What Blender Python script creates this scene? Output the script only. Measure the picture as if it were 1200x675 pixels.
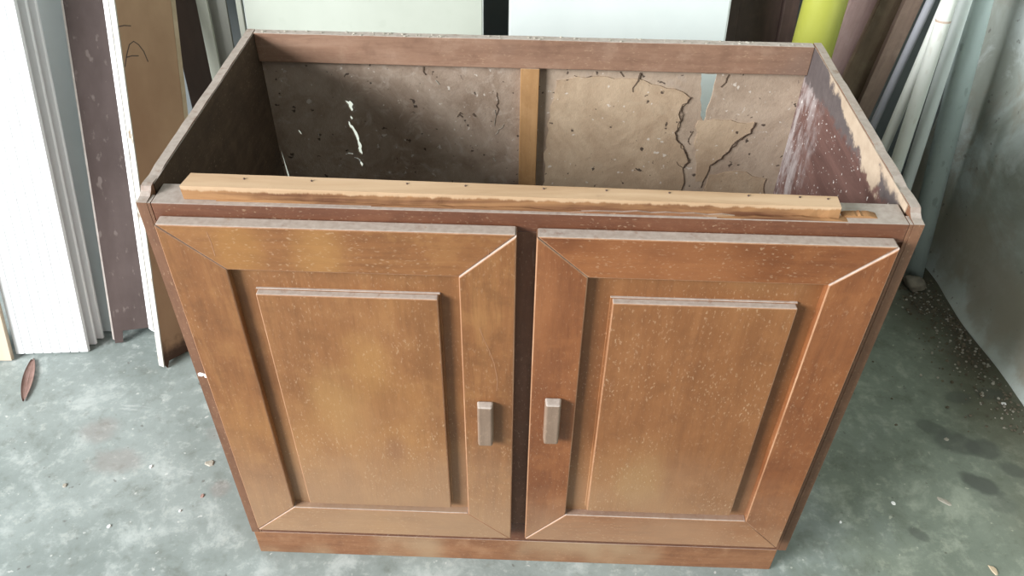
import bpy, bmesh, math, random
from mathutils import Vector, Matrix, noise
from mathutils.geometry import tessellate_polygon

random.seed(7)
for o in list(bpy.data.objects):
    bpy.data.objects.remove(o)
scene = bpy.context.scene
COL = scene.collection

# ------------------------------------------------------------------ camera
F_PX = 946.305
CAM = Vector((0.5005, -0.8360, 1.4164))
YAW, PITCH, ROLL = -0.0219, 0.7123, 0.0158
_f = Vector((math.sin(YAW) * math.cos(PITCH), math.cos(YAW) * math.cos(PITCH), -math.sin(PITCH)))
_r0 = Vector((math.cos(YAW), -math.sin(YAW), 0))
_u0 = _r0.cross(_f)
_r = math.cos(ROLL) * _r0 + math.sin(ROLL) * _u0
_u = -math.sin(ROLL) * _r0 + math.cos(ROLL) * _u0
cd = bpy.data.cameras.new('camera')
cd.sensor_width = 36.0
cd.lens = 36.0 * F_PX / 1200.0
cd.clip_start = 0.02
cam = bpy.data.objects.new('camera', cd)
COL.objects.link(cam)
cam.matrix_world = Matrix(((_r.x, _u.x, -_f.x, CAM.x), (_r.y, _u.y, -_f.y, CAM.y),
                           (_r.z, _u.z, -_f.z, CAM.z), (0, 0, 0, 1)))
scene.camera = cam

# ------------------------------------------------------------------ light
world = bpy.data.worlds.new('world')
scene.world = world
world.use_nodes = True
bg = world.node_tree.nodes['Background']
bg.inputs[0].default_value = (0.95, 0.98, 1.0, 1)
bg.inputs[1].default_value = 0.25


def area_light(name, loc, target, sx, sy, power, color):
    ld = bpy.data.lights.new(name, 'AREA')
    ld.shape = 'RECTANGLE'
    ld.size, ld.size_y = sx, sy
    ld.energy = power
    ld.color = color
    o = bpy.data.objects.new(name, ld)
    COL.objects.link(o)
    o.location = loc
    o.rotation_euler = (Vector(target) - Vector(loc)).to_track_quat('-Z', 'Y').to_euler()
    return o


# daylight through the wide open entrance on the left of the shed
area_light('entrance_daylight', (-4.9, -3.0, 2.80), (0.3, 0.35, 0.45), 3.2, 2.3, 800, (0.97, 0.985, 1.0))

vs = scene.view_settings
vs.view_transform = 'Standard'
vs.look = 'None'
vs.gamma = 1.0
vs.use_curve_mapping = False
vs.exposure = 0.55


# ------------------------------------------------------------------ pixel to place helpers
def ray(px, py):
    return _f + (px - 600) / F_PX * _r - (py - 337.5) / F_PX * _u


def on_floor(px, py, z=0.0):
    d = ray(px, py)
    return CAM + d * ((z - CAM.z) / d.z)


def on_lean(px, py, y0, s):
    """where the line of sight meets the leaning plane y = y0 + s*z"""
    d = ray(px, py)
    t = (y0 + s * CAM.z - CAM.y) / (d.y - s * d.z)
    return CAM + d * t


# ------------------------------------------------------------------ material helpers
class NT:
    def __init__(self, name):
        self.m = bpy.data.materials.new(name)
        self.m.use_nodes = True
        self.t = self.m.node_tree
        self.b = self.t.nodes['Principled BSDF']
        self.tc = self.t.nodes.new('ShaderNodeTexCoord')
        self.geo = None

    def n(self, typ, **kw):
        nd = self.t.nodes.new(typ)
        for k, v in kw.items():
            setattr(nd, k, v)
        return nd

    def l(self, a, b):
        self.t.links.new(a, b)

    def setin(self, sock, v):
        if hasattr(v, 'is_output'):
            self.l(v, sock)
        else:
            if isinstance(v, tuple) and len(v) == 3 and sock.type == 'RGBA':
                v = v + (1,)
            sock.default_value = v

    def vec(self, scale=(1, 1, 1), loc=(0, 0, 0), rot=(0, 0, 0)):
        mp = self.n('ShaderNodeMapping')
        self.l(self.tc.outputs['Object'], mp.inputs[0])
        mp.inputs['Location'].default_value = loc
        mp.inputs['Rotation'].default_value = rot
        mp.inputs['Scale'].default_value = scale
        return mp.outputs[0]

    def noise(self, scale, detail=4, rough=0.55, vec=None, dist=0.0):
        nd = self.n('ShaderNodeTexNoise')
        nd.inputs['Scale'].default_value = scale
        nd.inputs['Detail'].default_value = detail
        nd.inputs['Roughness'].default_value = rough
        nd.inputs['Distortion'].default_value = dist
        self.l(vec if vec is not None else self.tc.outputs['Object'], nd.inputs['Vector'])
        return nd.outputs[0]

    def step(self, v, a, b):
        nd = self.n('ShaderNodeMapRange', interpolation_type='SMOOTHSTEP')
        self.setin(nd.inputs[0], v)
        nd.inputs[1].default_value = a
        nd.inputs[2].default_value = b
        return nd.outputs[0]

    def math(self, op, a, b=0.0, c=None):
        nd = self.n('ShaderNodeMath', operation=op)
        self.setin(nd.inputs[0], a)
        self.setin(nd.inputs[1], b)
        if c is not None:
            self.setin(nd.inputs[2], c)
        return nd.outputs[0]

    def mix(self, fac, a, b, blend='MIX'):
        nd = self.n('ShaderNodeMix', data_type='RGBA', blend_type=blend)
        self.setin(nd.inputs[0], fac)
        self.setin(nd.inputs[6], a)
        self.setin(nd.inputs[7], b)
        return nd.outputs[2]

    def xyz(self):
        nd = self.n('ShaderNodeSeparateXYZ')
        self.l(self.tc.outputs['Object'], nd.inputs[0])
        return nd.outputs

    def normal_z(self):
        g = self.n('ShaderNodeNewGeometry')
        s = self.n('ShaderNodeSeparateXYZ')
        self.l(g.outputs['True Normal'], s.inputs[0])
        return s.outputs[2]

    def blob(self, cx, cy, rx, ry, soft=0.5, rot=0.0, wob=0.25, wscale=18):
        """mask of one stain: 1 inside an uneven ellipse in object x,y"""
        x, y, z = self.xyz()
        dx = self.math('SUBTRACT', x, cx)
        dy = self.math('SUBTRACT', y, cy)
        c, s = math.cos(rot), math.sin(rot)
        a = self.math('DIVIDE', self.math('ADD', self.math('MULTIPLY', dx, c), self.math('MULTIPLY', dy, s)), rx)
        b = self.math('DIVIDE', self.math('SUBTRACT', self.math('MULTIPLY', dy, c), self.math('MULTIPLY', dx, s)), ry)
        d = self.math('SQRT', self.math('ADD', self.math('MULTIPLY', a, a), self.math('MULTIPLY', b, b)))
        w = self.math('MULTIPLY', self.math('SUBTRACT', self.noise(wscale, 3), 0.5), wob * 4)
        return self.step(self.math('ADD', d, w), 1.0 + soft * .5, 1.0 - soft * .5)

    def bump(self, h, strength=0.2, dist=0.002):
        nd = self.n('ShaderNodeBump')
        nd.inputs['Strength'].default_value = strength
        nd.inputs['Distance'].default_value = dist
        self.l(h, nd.inputs['Height'])
        self.l(nd.outputs[0], self.b.inputs['Normal'])

    def out(self, col, rough=0.6, spec=0.5):
        self.setin(self.b.inputs['Base Color'], col)
        self.setin(self.b.inputs['Roughness'], rough)
        self.b.inputs['Specular IOR Level'].default_value = spec
        return self.m


def wood(name, dark, mid, light, axis='z', rough=0.5, dust=0.85, specks=0.5, patch=None, patch_amt=0.6,
         seed=0.0, spec=0.5, pale=None, spots=()):
    t = NT(name)
    sc = {'x': (1.6, 16, 16), 'y': (16, 1.6, 16), 'z': (16, 16, 1.6)}[axis]
    v = t.vec(sc, (seed, seed * 1.7, seed * .6))
    g = t.noise(1.6, 6, 0.6, v, 0.8)
    fine = t.noise(9, 5, 0.7, v, 0.2)
    col = t.mix(t.step(g, .22, .58), t.mix(.45, dark, mid), mid)
    col = t.mix(t.math('MULTIPLY', t.step(g, .50, .78), .6), col, light)
    col = t.mix(t.math('MULTIPLY', t.step(fine, .42, .70), .38), col, dark)
    mot = t.noise(22, 5, .65, t.vec((1, 1, 1), (seed, 1, seed * 2)))
    col = t.mix(t.math('MULTIPLY', t.step(mot, .50, .68), .38), col, light)
    col = t.mix(t.math('MULTIPLY', t.step(mot, .48, .30), .40), col, dark)
    if patch:
        pm = t.step(t.noise(4.5, 3, .5, t.vec((1, 1, .7), (seed + 3, seed, 1))), .48, .70)
        col = t.mix(t.math('MULTIPLY', pm, patch_amt), col, patch)
    for sx_, sz_, sr_, sc_, sa_ in spots:      # faded stains of their own
        x, y, z = t.xyz()
        dx = t.math('SUBTRACT', x, sx_)
        dz = t.math('MULTIPLY', t.math('SUBTRACT', z, sz_), .55)
        dd = t.math('SQRT', t.math('ADD', t.math('MULTIPLY', dx, dx), t.math('MULTIPLY', dz, dz)))
        dd = t.math('ADD', dd, t.math('MULTIPLY', t.math('SUBTRACT', t.noise(16, 4, .6), .5), sr_))
        col = t.mix(t.math('MULTIPLY', t.step(dd, sr_, sr_ * .2), sa_), col, sc_)
    if pale:      # paler tone toward the lower part of the doors
        z0, z1, pc, amt = pale
        x, y, z = t.xyz()
        zz = t.math('ADD', z, t.math('MULTIPLY', t.math('SUBTRACT', t.noise(7, 4), .5), .25))
        col = t.mix(t.math('MULTIPLY', t.step(zz, z1, z0), amt), col, pc)
    if specks:
        sv = t.vec({'x': (.6, 1.2, 1.2), 'y': (1.2, .6, 1.2), 'z': (1.2, 1.2, .6)}[axis], (seed, 0, seed), (0, .25, 0))
        sp = t.step(t.noise(270, 2, .5, sv), .60, .72)
        clump = t.step(t.noise(7, 4, .6), .30, .66)
        sp = t.math('MULTIPLY', sp, clump)
        col = t.mix(t.math('MULTIPLY', sp, specks * .62), col, (.58, .42, .27))
        sm = t.step(t.noise(2.2, 6, .7, t.vec((9, 9, 3), (seed, 2, 5), (.3, .2, .6)), 1.5), .66, .74)
        col = t.mix(t.math('MULTIPLY', sm, .22), col, (.60, .50, .42))
    if dust:
        dm = t.step(t.normal_z(), .35, .8)
        dn = t.step(t.noise(55, 4, .65), .12, .46)
        dcol = t.mix(t.noise(120, 2), (.30, .25, .21), (.56, .50, .45))
        col = t.mix(t.math('MULTIPLY', t.math('MULTIPLY', dm, dn), dust), col, dcol)
    t.bump(fine, .25, .0012)
    r = t.math('ADD', t.math('MULTIPLY', t.noise(8, 3), .25), rough - .12)
    return t.out(col, r, spec)


def plain(name, a, b, scale=6, rough=0.6, spec=0.4, stretch=(1, 1, 1), spot=None, bump=0.1):
    t = NT(name)
    v = t.vec(stretch)
    col = t.mix(t.step(t.noise(scale, 5, .6, v), .3, .7), a, b)
    if spot:
        col = t.mix(t.math('MULTIPLY', t.step(t.noise(scale * 9, 3, .5, v), .60, .70), .6), col, spot)
    t.bump(t.noise(scale * 8, 3, .6, v), bump, .001)
    return t.out(col, rough, spec)


# --- cabinet varnished timber
D1, M1, L1 = (.120, .046, .015), (.222, .091, .031), (.31, .150, .052)
YEL = (.36, .175, .055)
PALE_LOW = (.36, .238, .145)
W = {}
W['stile_v'] = wood('varnished_timber_upright', D1, M1, L1, 'z', .48, .85, .5, YEL, .45, 1.3, .45, (.10, .48, PALE_LOW, .55))
W['rail_h'] = wood('varnished_timber_level', D1, M1, L1, 'x', .48, .85, .5, YEL, .6, 4.1, .45, (.10, .40, PALE_LOW, .55), ((.235, .765, .05, (.36, .185, .055), .5), (.12, .765, .05, (.34, .165, .045), .5)))
W['panel'] = wood('varnished_panel_veneer', (.150, .061, .020), (.232, .099, .035), (.30, .145, .054), 'z', .50, .9, .55, YEL, .5, 8.2, .45,
                  (.18, .50, PALE_LOW, .5), ((.272, .555, .050, (.34, .175, .055), .5), (.215, .47, .06, (.30, .165, .06), .5), (.30, .355, .03, (.15, .055, .025), .5)))
R1, R2, R3 = (.112, .035, .012), (.205, .072, .024), (.275, .106, .036)
W['stile_r'] = wood('reddish_timber_upright', R1, R2, R3, 'z', .48, .85, .55, (.30, .125, .05), .4, 2.9, .45, (.10, .30, PALE_LOW, .45))
W['rail_r'] = wood('reddish_timber_level', R1, R2, R3, 'x', .48, .85, .5, (.29, .115, .042), .5, 6.6, .45, (.10, .30, PALE_LOW, .45))
W['panel_r'] = wood('reddish_panel_veneer', (.148, .056, .019), (.215, .086, .029), (.265, .114, .042), 'z', .50, .9, .6, (.30, .15, .06), .5, 5.4,
                    .45, (.18, .40, PALE_LOW, .35), ((.70, .29, .055, (.30, .18, .075), .45),))
W['worn'] = wood('worn_timber_arris', (.20, .085, .035), (.33, .165, .085), (.46, .28, .17), 'z', .55, .8, .4, None, 0, 3.9)
W['low_l'] = wood('varnished_low_rail', D1, M1, L1, 'x', .48, .2, .5, YEL, .6, 2.7, .45, (.10, .40, PALE_LOW, .6))
W['low_r'] = wood('reddish_low_rail', R1, R2, R3, 'x', .48, .3, .5, (.29, .115, .042), .5, 1.9, .45, (.10, .30, PALE_LOW, .5))
W['carcass'] = wood('carcass_timber_upright', (.10, .045, .023), (.175, .082, .043), (.245, .125, .072), 'z', .55, .8, .6, None, 0, 3.3)
W['carcass_h'] = wood('carcass_timber_level', (.075, .026, .013), (.135, .050, .024), (.20, .085, .042), 'x', .5, .8, .5, None, 0, 7.7)
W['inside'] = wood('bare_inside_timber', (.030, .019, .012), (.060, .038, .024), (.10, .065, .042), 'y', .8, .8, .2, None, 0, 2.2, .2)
W['back_rail'] = wood('worn_back_rail_timber', (.15, .080, .052), (.26, .150, .098), (.36, .235, .165), 'x', .75, .9, .35, (.22, .15, .115), .7, 9.4, .3)
W['post'] = wood('pale_post_timber', (.26, .14, .06), (.36, .20, .085), (.46, .27, .13), 'z', .7, .5, .2, None, 0, 6.1, .3)
W['plinth'] = wood('scuffed_plinth_timber', (.13, .055, .028), (.25, .115, .055), (.36, .20, .11), 'x', .65, .5, .5, (.34, .24, .145), .9, 2.4, .3)
W['handle'] = wood('greyed_handle_timber', (.15, .098, .066), (.22, .150, .105), (.30, .215, .155), 'z', .5, .9, .3, None, 0, 1.1)


def batten_mat():
    t = NT('raw_sawn_batten_timber')
    v = t.vec((1.2, 14, 14))
    g = t.noise(2.2, 6, .6, v, .6)
    raw = t.mix(t.step(g, .3, .7), (.40, .255, .145), (.53, .37, .235))
    raw = t.mix(t.math('MULTIPLY', t.step(t.noise(26, 3, .5, t.vec((.5, 1.5, 1.5))), .66, .74), .7), raw, (.16, .09, .05))
    # old varnish left on the lower half of the front edge, ragged along its top
    x, y, z = t.xyz()
    w = t.math('MULTIPLY', t.math('SUBTRACT', t.noise(30, 5, .7, t.vec((1, .2, .2))), .5), .016)
    zz = t.math('ADD', z, w)
    old = t.mix(t.step(g, .35, .6), (.12, .05, .025), (.34, .18, .08))
    col = t.mix(t.step(zz, .8345, .8310), raw, old)
    t.bump(g, .3, .001)
    return t.out(col, .75, .2)


W['batten'] = batten_mat()


def right_inside_mat():
    """inner face of the right side: dark band, bare chipped timber near the top, reddish varnish with white specks"""
    t = NT('chipped_inside_timber')
    x, y, z = t.xyz()
    g = t.noise(2.0, 5, .6, t.vec((14, 1.6, 14)), .6)
    w = t.math('MULTIPLY', t.math('SUBTRACT', t.noise(38, 5, .65), .5), .06)
    red = t.mix(t.step(g, .3, .7), (.080, .040, .033), (.150, .080, .066))
    # whitish bloom toward the back
    bl = t.math('MULTIPLY', t.step(t.math('ADD', y, t.math('MULTIPLY', w, 3)), .36, .47), t.step(t.noise(26, 5, .7, t.vec((1, 1.6, .5))), .40, .62))
    red = t.mix(t.math('MULTIPLY', bl, .75), red, (.40, .36, .35))
    sp = t.step(t.noise(170, 2, .5), .68, .73)
    red = t.mix(t.math('MULTIPLY', sp, .9), red, (.72, .68, .64))
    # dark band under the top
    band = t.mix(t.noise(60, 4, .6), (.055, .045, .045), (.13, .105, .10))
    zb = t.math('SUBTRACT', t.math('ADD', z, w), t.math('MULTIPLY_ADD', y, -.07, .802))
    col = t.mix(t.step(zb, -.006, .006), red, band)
    # bare timber where the varnish has broken away
    raw = t.mix(t.noise(50, 5, .65), (.30, .225, .16), (.50, .40, .30))
    lim = t.math('MULTIPLY_ADD', y, .17, .757)
    za = t.math('SUBTRACT', t.math('ADD', z, w), lim)
    m = t.math('MULTIPLY', t.step(za, -.004, .006), t.step(y, .47, .40))
    hole = t.step(t.math('ADD', t.math('ABSOLUTE', t.math('SUBTRACT', y, .085)), t.math('MULTIPLY', w, 1.5)), .028, .045)
    hole = t.math('MAXIMUM', hole, t.step(zb, .012, .03))
    m = t.math('MULTIPLY', m, hole)
    col = t.mix(m, col, raw)
    dm = t.step(t.normal_z(), .35, .8)
    col = t.mix(t.math('MULTIPLY', dm, .8), col, t.mix(t.noise(60, 4), (.28, .22, .17), (.55, .47, .38)))
    t.bump(t.noise(90, 4, .6), .3, .001)
    return t.out(col, .7, .3)


W['right_inside'] = right_inside_mat()


def mud_mat(name, a, b, c, seed):
    t = NT(name)
    v = t.vec((1, 1, 1), (seed, seed, seed))
    col = t.mix(t.step(t.noise(9, 6, .65, v, .6), .32, .68), a, b)
    col = t.mix(t.math('MULTIPLY', t.step(t.noise(26, 5, .7, v, 1.0), .52, .70), .6), col, c)
    col = t.mix(t.math('MULTIPLY', t.step(t.noise(75, 2, .5, v), .68, .74), .9), col, (.05, .035, .028))
    col = t.mix(t.math('MULTIPLY', t.step(t.noise(85, 2, .5, t.vec((1, 1, 1), (9, 3, seed))), .69, .74), .7), col, (.6, .54, .47))
    t.bump(t.noise(40, 6, .7, v), .5, .004)
    return t.out(col, .9, .15)


W['mud_left'] = mud_mat('stained_plywood', (.23, .165, .12), (.38, .30, .235), (.46, .385, .32), 2)
W['mud_right'] = mud_mat('muddy_plywood', (.30, .225, .165), (.42, .33, .25), (.36, .29, .235), 5)
W['mud'] = mud_mat('dried_termite_mud', (.33, .235, .155), (.45, .34, .235), (.39, .30, .21), 8)
W['tunnel'] = plain('dark_mud_line', (.085, .058, .042), (.13, .095, .07), 40, .9, .1)
W['white_chip'] = plain('white_paint_flake', (.80, .80, .78), (.92, .92, .90), 40, .6, .3)

# --- things leaning around
W['pvc_white'] = plain('white_plastic', (.84, .86, .87), (.90, .91, .91), 5, .45, .4, (1, 1, .2), None, .01)
W['pale_blue'] = plain('pale_blue_grey_board', (.70, .74, .73), (.78, .81, .80), 3, .5, .4)
W['mauve'] = plain('dull_brown_laminate', (.090, .064, .058), (.145, .108, .10), 7, .6, .35, (1, 1, .5), (.27, .22, .20))
W['edge_pale'] = plain('pale_edge_strip', (.55, .48, .44), (.70, .65, .60), 30, .7, .2)
W['slat_white'] = plain('bright_white_slat', (.86, .87, .86), (.91, .92, .91), 6, .5, .3)


def chipped_white():
    t = NT('chipped_white_paint')
    n = t.noise(34, 5, .7, t.vec((1, 1, .45)))
    col = t.mix(t.step(n, .56, .66), t.mix(t.noise(12), (.36, .35, .31), (.52, .51, .46)), (.20, .15, .10))
    t.bump(n, .5, .002)
    return t.out(col, .7, .3)


W['chipped'] = chipped_white()


def hardboard():
    t = NT('brown_hardboard')
    x, y, z = t.xyz()
    g = t.noise(4, 5, .6, t.vec((1, 1, .6)))
    col = t.mix(t.step(g, .3, .7), (.33, .20, .12), (.46, .305, .19))
    zz = t.math('ADD', z, t.math('MULTIPLY', t.math('SUBTRACT', t.noise(22, 4, .6), .5), .10))
    col = t.mix(t.step(zz, .075, .03), col, (.07, .038, .025))
    t.bump(t.noise(60, 3), .1, .001)
    return t.out(col, .65, .3)


W['hardboard'] = hardboard()
W['tan_edge'] = plain('tan_border', (.42, .33, .22), (.52, .42, .30), 20, .7, .2)
W['dark_board'] = plain('dark_brown_board', (.055, .036, .027), (.10, .068, .05), 5, .7, .3, (1, 1, .3))
W['grey_green'] = plain('grey_green_plastic', (.30, .31, .26), (.40, .41, .35), 5, .5, .4, (4, 4, .5))
W['grey_dim'] = plain('dull_grey_plastic', (.20, .20, .175), (.27, .27, .235), 5, .5, .4, (4, 4, .5))
W['white_board'] = plain('white_painted_board', (.40, .43, .37), (.455, .485, .425), 3, .5, .3, (1, 1, 1), (.40, .43, .37), .05)
W['white_board2'] = plain('cool_white_painted_board', (.55, .60, .585), (.61, .655, .64), 3, .5, .3, (1, 1, 1), None, .05)
W['board_edge'] = plain('greyed_board_edge', (.42, .46, .43), (.52, .55, .52), 20, .7, .2)
W['dark_frame'] = wood('dark_panel_timber', (.040, .024, .019), (.068, .042, .034), (.10, .062, .048), 'z', .6, .3, 0, None, 0, 3.0)
W['yellow'] = plain('yellow_green_plastic', (.32, .335, .050), (.385, .395, .085), 7, .42, .5, (1, 1, .4))
W['pink_plank'] = wood('pinkish_plank_timber', (.25, .16, .145), (.36, .245, .225), (.43, .31, .285), 'z', .7, 0, 0, None, 0, 1.0)
W['olive_plank'] = wood('olive_brown_plank_timber', (.09, .062, .036), (.17, .118, .075), (.23, .18, .11), 'z', .7, 0, 0, None, 0, 2.0)
W['brown_plank'] = wood('brown_plank_timber', (.12, .078, .055), (.22, .15, .115), (.32, .24, .19), 'z', .7, 0, 0, None, 0, 5.0)
W['grey_pipe'] = plain('grey_plastic_pipe', (.24, .245, .27), (.31, .32, .345), 8, .45, .4, (1, 1, .3))
W['white_pipe'] = plain('white_plastic_pipe', (.66, .69, .64), (.74, .76, .71), 8, .45, .4, (1, 1, .3), (.58, .58, .52))
W['pale_pipe'] = plain('pale_blue_plastic_pipe', (.70, .76, .74), (.78, .83, .81), 8, .5, .4, (1, 1, .3))
W['blue_pipe'] = plain('blue_grey_plastic_pipe', (.46, .55, .54), (.57, .66, .645), 8, .6, .3, (1, 1, .4), (.30, .36, .35))
W['joint'] = plain('brown_tape_mark', (.40, .31, .25), (.52, .42, .35), 30, .7, .2)
W['leaf'] = plain('dry_reddish_leaf', (.34, .215, .18), (.44, .29, .25), 30, .7, .3)
W['stone'] = plain('dusty_stone', (.20, .175, .14), (.32, .29, .23), 30, .9, .15, bump=.5)
W['crumb'] = plain('dark_soil_crumb', (.11, .093, .068), (.20, .172, .13), 60, .95, .1, bump=.4)
W['crumb_pale'] = plain('pale_plaster_crumb', (.30, .275, .225), (.45, .42, .36), 60, .95, .1, bump=.4)
W['tan_board'] = plain('tan_board_paint', (.50, .40, .29), (.60, .50, .38), 5, .6, .3, (1, 1, .4))
W['pencil'] = plain('pencil_line', (.10, .075, .065), (.13, .10, .085), 30, .8, .1)
W['nail'] = plain('rusty_nail_head', (.06, .035, .025), (.12, .07, .05), 60, .6, .4)


# ------------------------------------------------------------------ mesh helpers
def link(name, me, mat, parent=None, origin=None):
    o = bpy.data.objects.new(name, me)
    COL.objects.link(o)
    if mat is not None and not me.materials:
        me.materials.append(mat)
    if parent is not None:
        o.parent = parent
    return o


def tag(o, label=None, cat=None, group=None, kind=None):
    if label:
        o['label'] = label
    if cat:
        o['category'] = cat
    if group:
        o['group'] = group
    if kind:
        o['kind'] = kind
    return o


def empty(name, loc, rot=None):
    o = bpy.data.objects.new(name, None)
    COL.objects.link(o)
    o.empty_display_size = .05
    if rot is not None:
        o.matrix_world = Matrix.Translation(loc) @ rot.to_4x4()
    else:
        o.location = loc
    return o


def bm_mesh(bm, name, smooth=False):
    bmesh.ops.recalc_face_normals(bm, faces=bm.faces)
    me = bpy.data.meshes.new(name)
    bm.to_mesh(me)
    bm.free()
    if smooth:
        for p in me.polygons:
            p.use_smooth = True
    return me


def add_box(bm, x0, x1, y0, y1, z0, z1):
    vs_ = [bm.verts.new(c) for c in ((x0, y0, z0), (x1, y0, z0), (x1, y1, z0), (x0, y1, z0),
                                     (x0, y0, z1), (x1, y0, z1), (x1, y1, z1), (x0, y1, z1))]
    for f in ((0, 3, 2, 1), (4, 5, 6, 7), (0, 1, 5, 4), (1, 2, 6, 5), (2, 3, 7, 6), (3, 0, 4, 7)):
        bm.faces.new([vs_[i] for i in f])
    return vs_


def bevel(bm, w, seg=2, worn=False):
    r = bmesh.ops.bevel(bm, geom=list(bm.edges), offset=w, segments=seg, profile=.5, affect='EDGES')
    if worn:
        for f in r['faces']:
            f.material_index = 1


def box(name, x0, x1, y0, y1, z0, z1, mat, parent=None, bev=0.0015, rough=0.0, cuts=0):
    bm = bmesh.new()
    add_box(bm, x0, x1, y0, y1, z0, z1)
    if bev:
        bevel(bm, bev)
    if rough:
        bmesh.ops.subdivide_edges(bm, edges=[e for e in bm.edges if e.calc_length() > .08], cuts=cuts, use_grid_fill=True)
        for v in bm.verts:
            n = noise.noise_vector(v.co * 45)
            v.co += Vector((0, n.y, n.z)) * rough
    return link(name, bm_mesh(bm, name), mat, parent)


def prism(name, poly, holes, y0, y1, mat, parent=None, conv=None, bev=0):
    """outline in (x, z) pushed from y0 to y1, holes cut through"""
    loops = [poly] + holes
    flat = [p for lp in loops for p in lp]
    tris = tessellate_polygon([[Vector((p[0], p[1], 0)) for p in lp] for lp in loops])
    n = len(flat)
    vsx = [(p[0], y0, p[1]) for p in flat] + [(p[0], y1, p[1]) for p in flat]
    faces = [tuple(t) for t in tris] + [tuple(i + n for i in reversed(t)) for t in tris]
    k = 0
    for lp in loops:
        m = len(lp)
        for i in range(m):
            a, b = k + i, k + (i + 1) % m
            faces.append((a, b, b + n, a + n))
        k += m
    if conv:
        vsx = [tuple(conv(Vector(v))) for v in vsx]
    me = bpy.data.meshes.new(name)
    me.from_pydata(vsx, [], faces)
    bm = bmesh.new()
    bm.from_mesh(me)
    bmesh.ops.recalc_face_normals(bm, faces=bm.faces)
    bm.to_mesh(me)
    bm.free()
    return link(name, me, mat, parent)


def tube_mesh(name, pts, radii, sides=20, inner=None):
    """closed round bar through pts (local)"""
    bm = bmesh.new()
    rings = []
    for i, p in enumerate(pts):
        a = pts[max(i - 1, 0)]
        b = pts[min(i + 1, len(pts) - 1)]
        q = (b - a).to_track_quat('Z', 'Y')
        rings.append([bm.verts.new(p + q @ Vector((math.cos(t) * radii[i], math.sin(t) * radii[i], 0)))
                      for t in [2 * math.pi * k / sides for k in range(sides)]])
    for i in range(len(rings) - 1):
        for k in range(sides):
            bm.faces.new((rings[i][k], rings[i][(k + 1) % sides], rings[i + 1][(k + 1) % sides], rings[i + 1][k]))
    bm.faces.new(list(reversed(rings[0])))
    bm.faces.new(rings[-1])
    me = bm_mesh(bm, name)
    for p in me.polygons:
        p.use_smooth = len(p.vertices) == 4
    return me


# ------------------------------------------------------------------ the shed itself
WALL_Y = 1.18


def wall_x(y):
    return 1.613 + .105 * (WALL_Y - y)


def floor_mat():
    t = NT('stained_cement_floor')
    a = t.noise(2.4, 6, .62)
    base = t.mix(t.step(a, .30, .70), (.190, .222, .208), (.295, .335, .320))
    b = t.noise(9, 8, .72, None, .25)
    base = t.mix(t.math('MULTIPLY', t.step(b, .50, .68), .62), base, (.50, .54, .52))
    base = t.mix(t.math('MULTIPLY', t.step(b, .48, .30), .6), base, (.125, .137, .115))
    # pale trowel scuffs
    sc = t.noise(5, 8, .75, t.vec((1, 3.0, 1), (0, 0, 0), (0, 0, .6)), .4)
    base = t.mix(t.math('MULTIPLY', t.step(sc, .60, .72), .45), base, (.62, .65, .64))
    fm = t.noise(30, 6, .7, t.vec((1, 1, 1), (2, 8, 0)))
    base = t.mix(t.math('MULTIPLY', t.step(fm, .52, .68), .45), base, (.50, .53, .50))
    base = t.mix(t.math('MULTIPLY', t.step(fm, .47, .30), .35), base, (.13, .14, .115))
    sp = t.step(t.noise(60, 2, .5), .70, .75)
    base = t.mix(t.math('MULTIPLY', sp, .5), base, (.70, .70, .67))
    dk = t.step(t.noise(48, 2, .5, t.vec((1, 1, 1), (7, 3, 0))), .70, .76)
    base = t.mix(t.math('MULTIPLY', dk, .6), base, (.10, .09, .08))
    # greenish brown dirt toward the foot of the right wall
    x, y, z = t.xyz()
    d = t.math('SUBTRACT', t.math('MULTIPLY_ADD', y, -.105, 1.737), x)
    dn = t.math('ADD', d, t.math('MULTIPLY', t.math('SUBTRACT', t.noise(6, 5, .6), .5), .30))
    base = t.mix(t.math('MULTIPLY', t.step(dn, .30, .03), .75), base, (.135, .122, .088))
    gm = t.math('MULTIPLY', t.step(t.math('ADD', x, t.math('MULTIPLY', t.math('SUBTRACT', t.noise(3.5, 5, .6), .5), .9)), .95, 1.25), .85)  # cabinet's shade painted into the right floor's colour, with some greenish dirt
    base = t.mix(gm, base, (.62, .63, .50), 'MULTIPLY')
    for cx, cy, rx, ry in ((1.555, .79, .05, .05), (1.615, .70, .035, .06), (1.60, .60, .05, .05), (1.58, .90, .05, .05)):
        base = t.mix(t.math('MULTIPLY', t.blob(cx, cy, rx, ry, 1.2, 0, .45, 30), .7), base, (.085, .072, .052))
    # oily footprints right of the cabinet
    for cx, cy, rx, ry, rot, amt in ((1.425, .365, .035, .020, -.5, .6), (1.465, .325, .050, .030, -.3, .7), (1.52, .31, .035, .028, 0, .7),
                                     (1.475, .215, .040, .022, -.6, .85), (1.56, .255, .03, .018, -.5, .6), (1.52, .46, .03, .02, 0, .5),
                                     (1.60, .475, .03, .02, 0, .6), (1.30, .09, .02, .012, -.6, .6), (1.50, .165, .03, .02, 0, .35)):
        base = t.mix(t.math('MULTIPLY', t.blob(cx, cy, rx, ry, .5, rot, .2, 24), amt), base, (.075, .082, .070))
    # rusty smudges left of the cabinet
    for cx, cy, rx, ry in ((-.13, .30, .05, .04), (-.36, .20, .05, .03), (-.43, .28, .04, .03), (-.12, .14, .02, .02)):
        base = t.mix(t.math('MULTIPLY', t.blob(cx, cy, rx, ry, .9, 0, .3, 30), .28), base, (.25, .17, .15))
    r = t.math('MULTIPLY_ADD', t.noise(6, 4), .35, .32)
    t.bump(t.noise(35, 6, .65), .15, .002)
    return t.out(base, r, .4)


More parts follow.
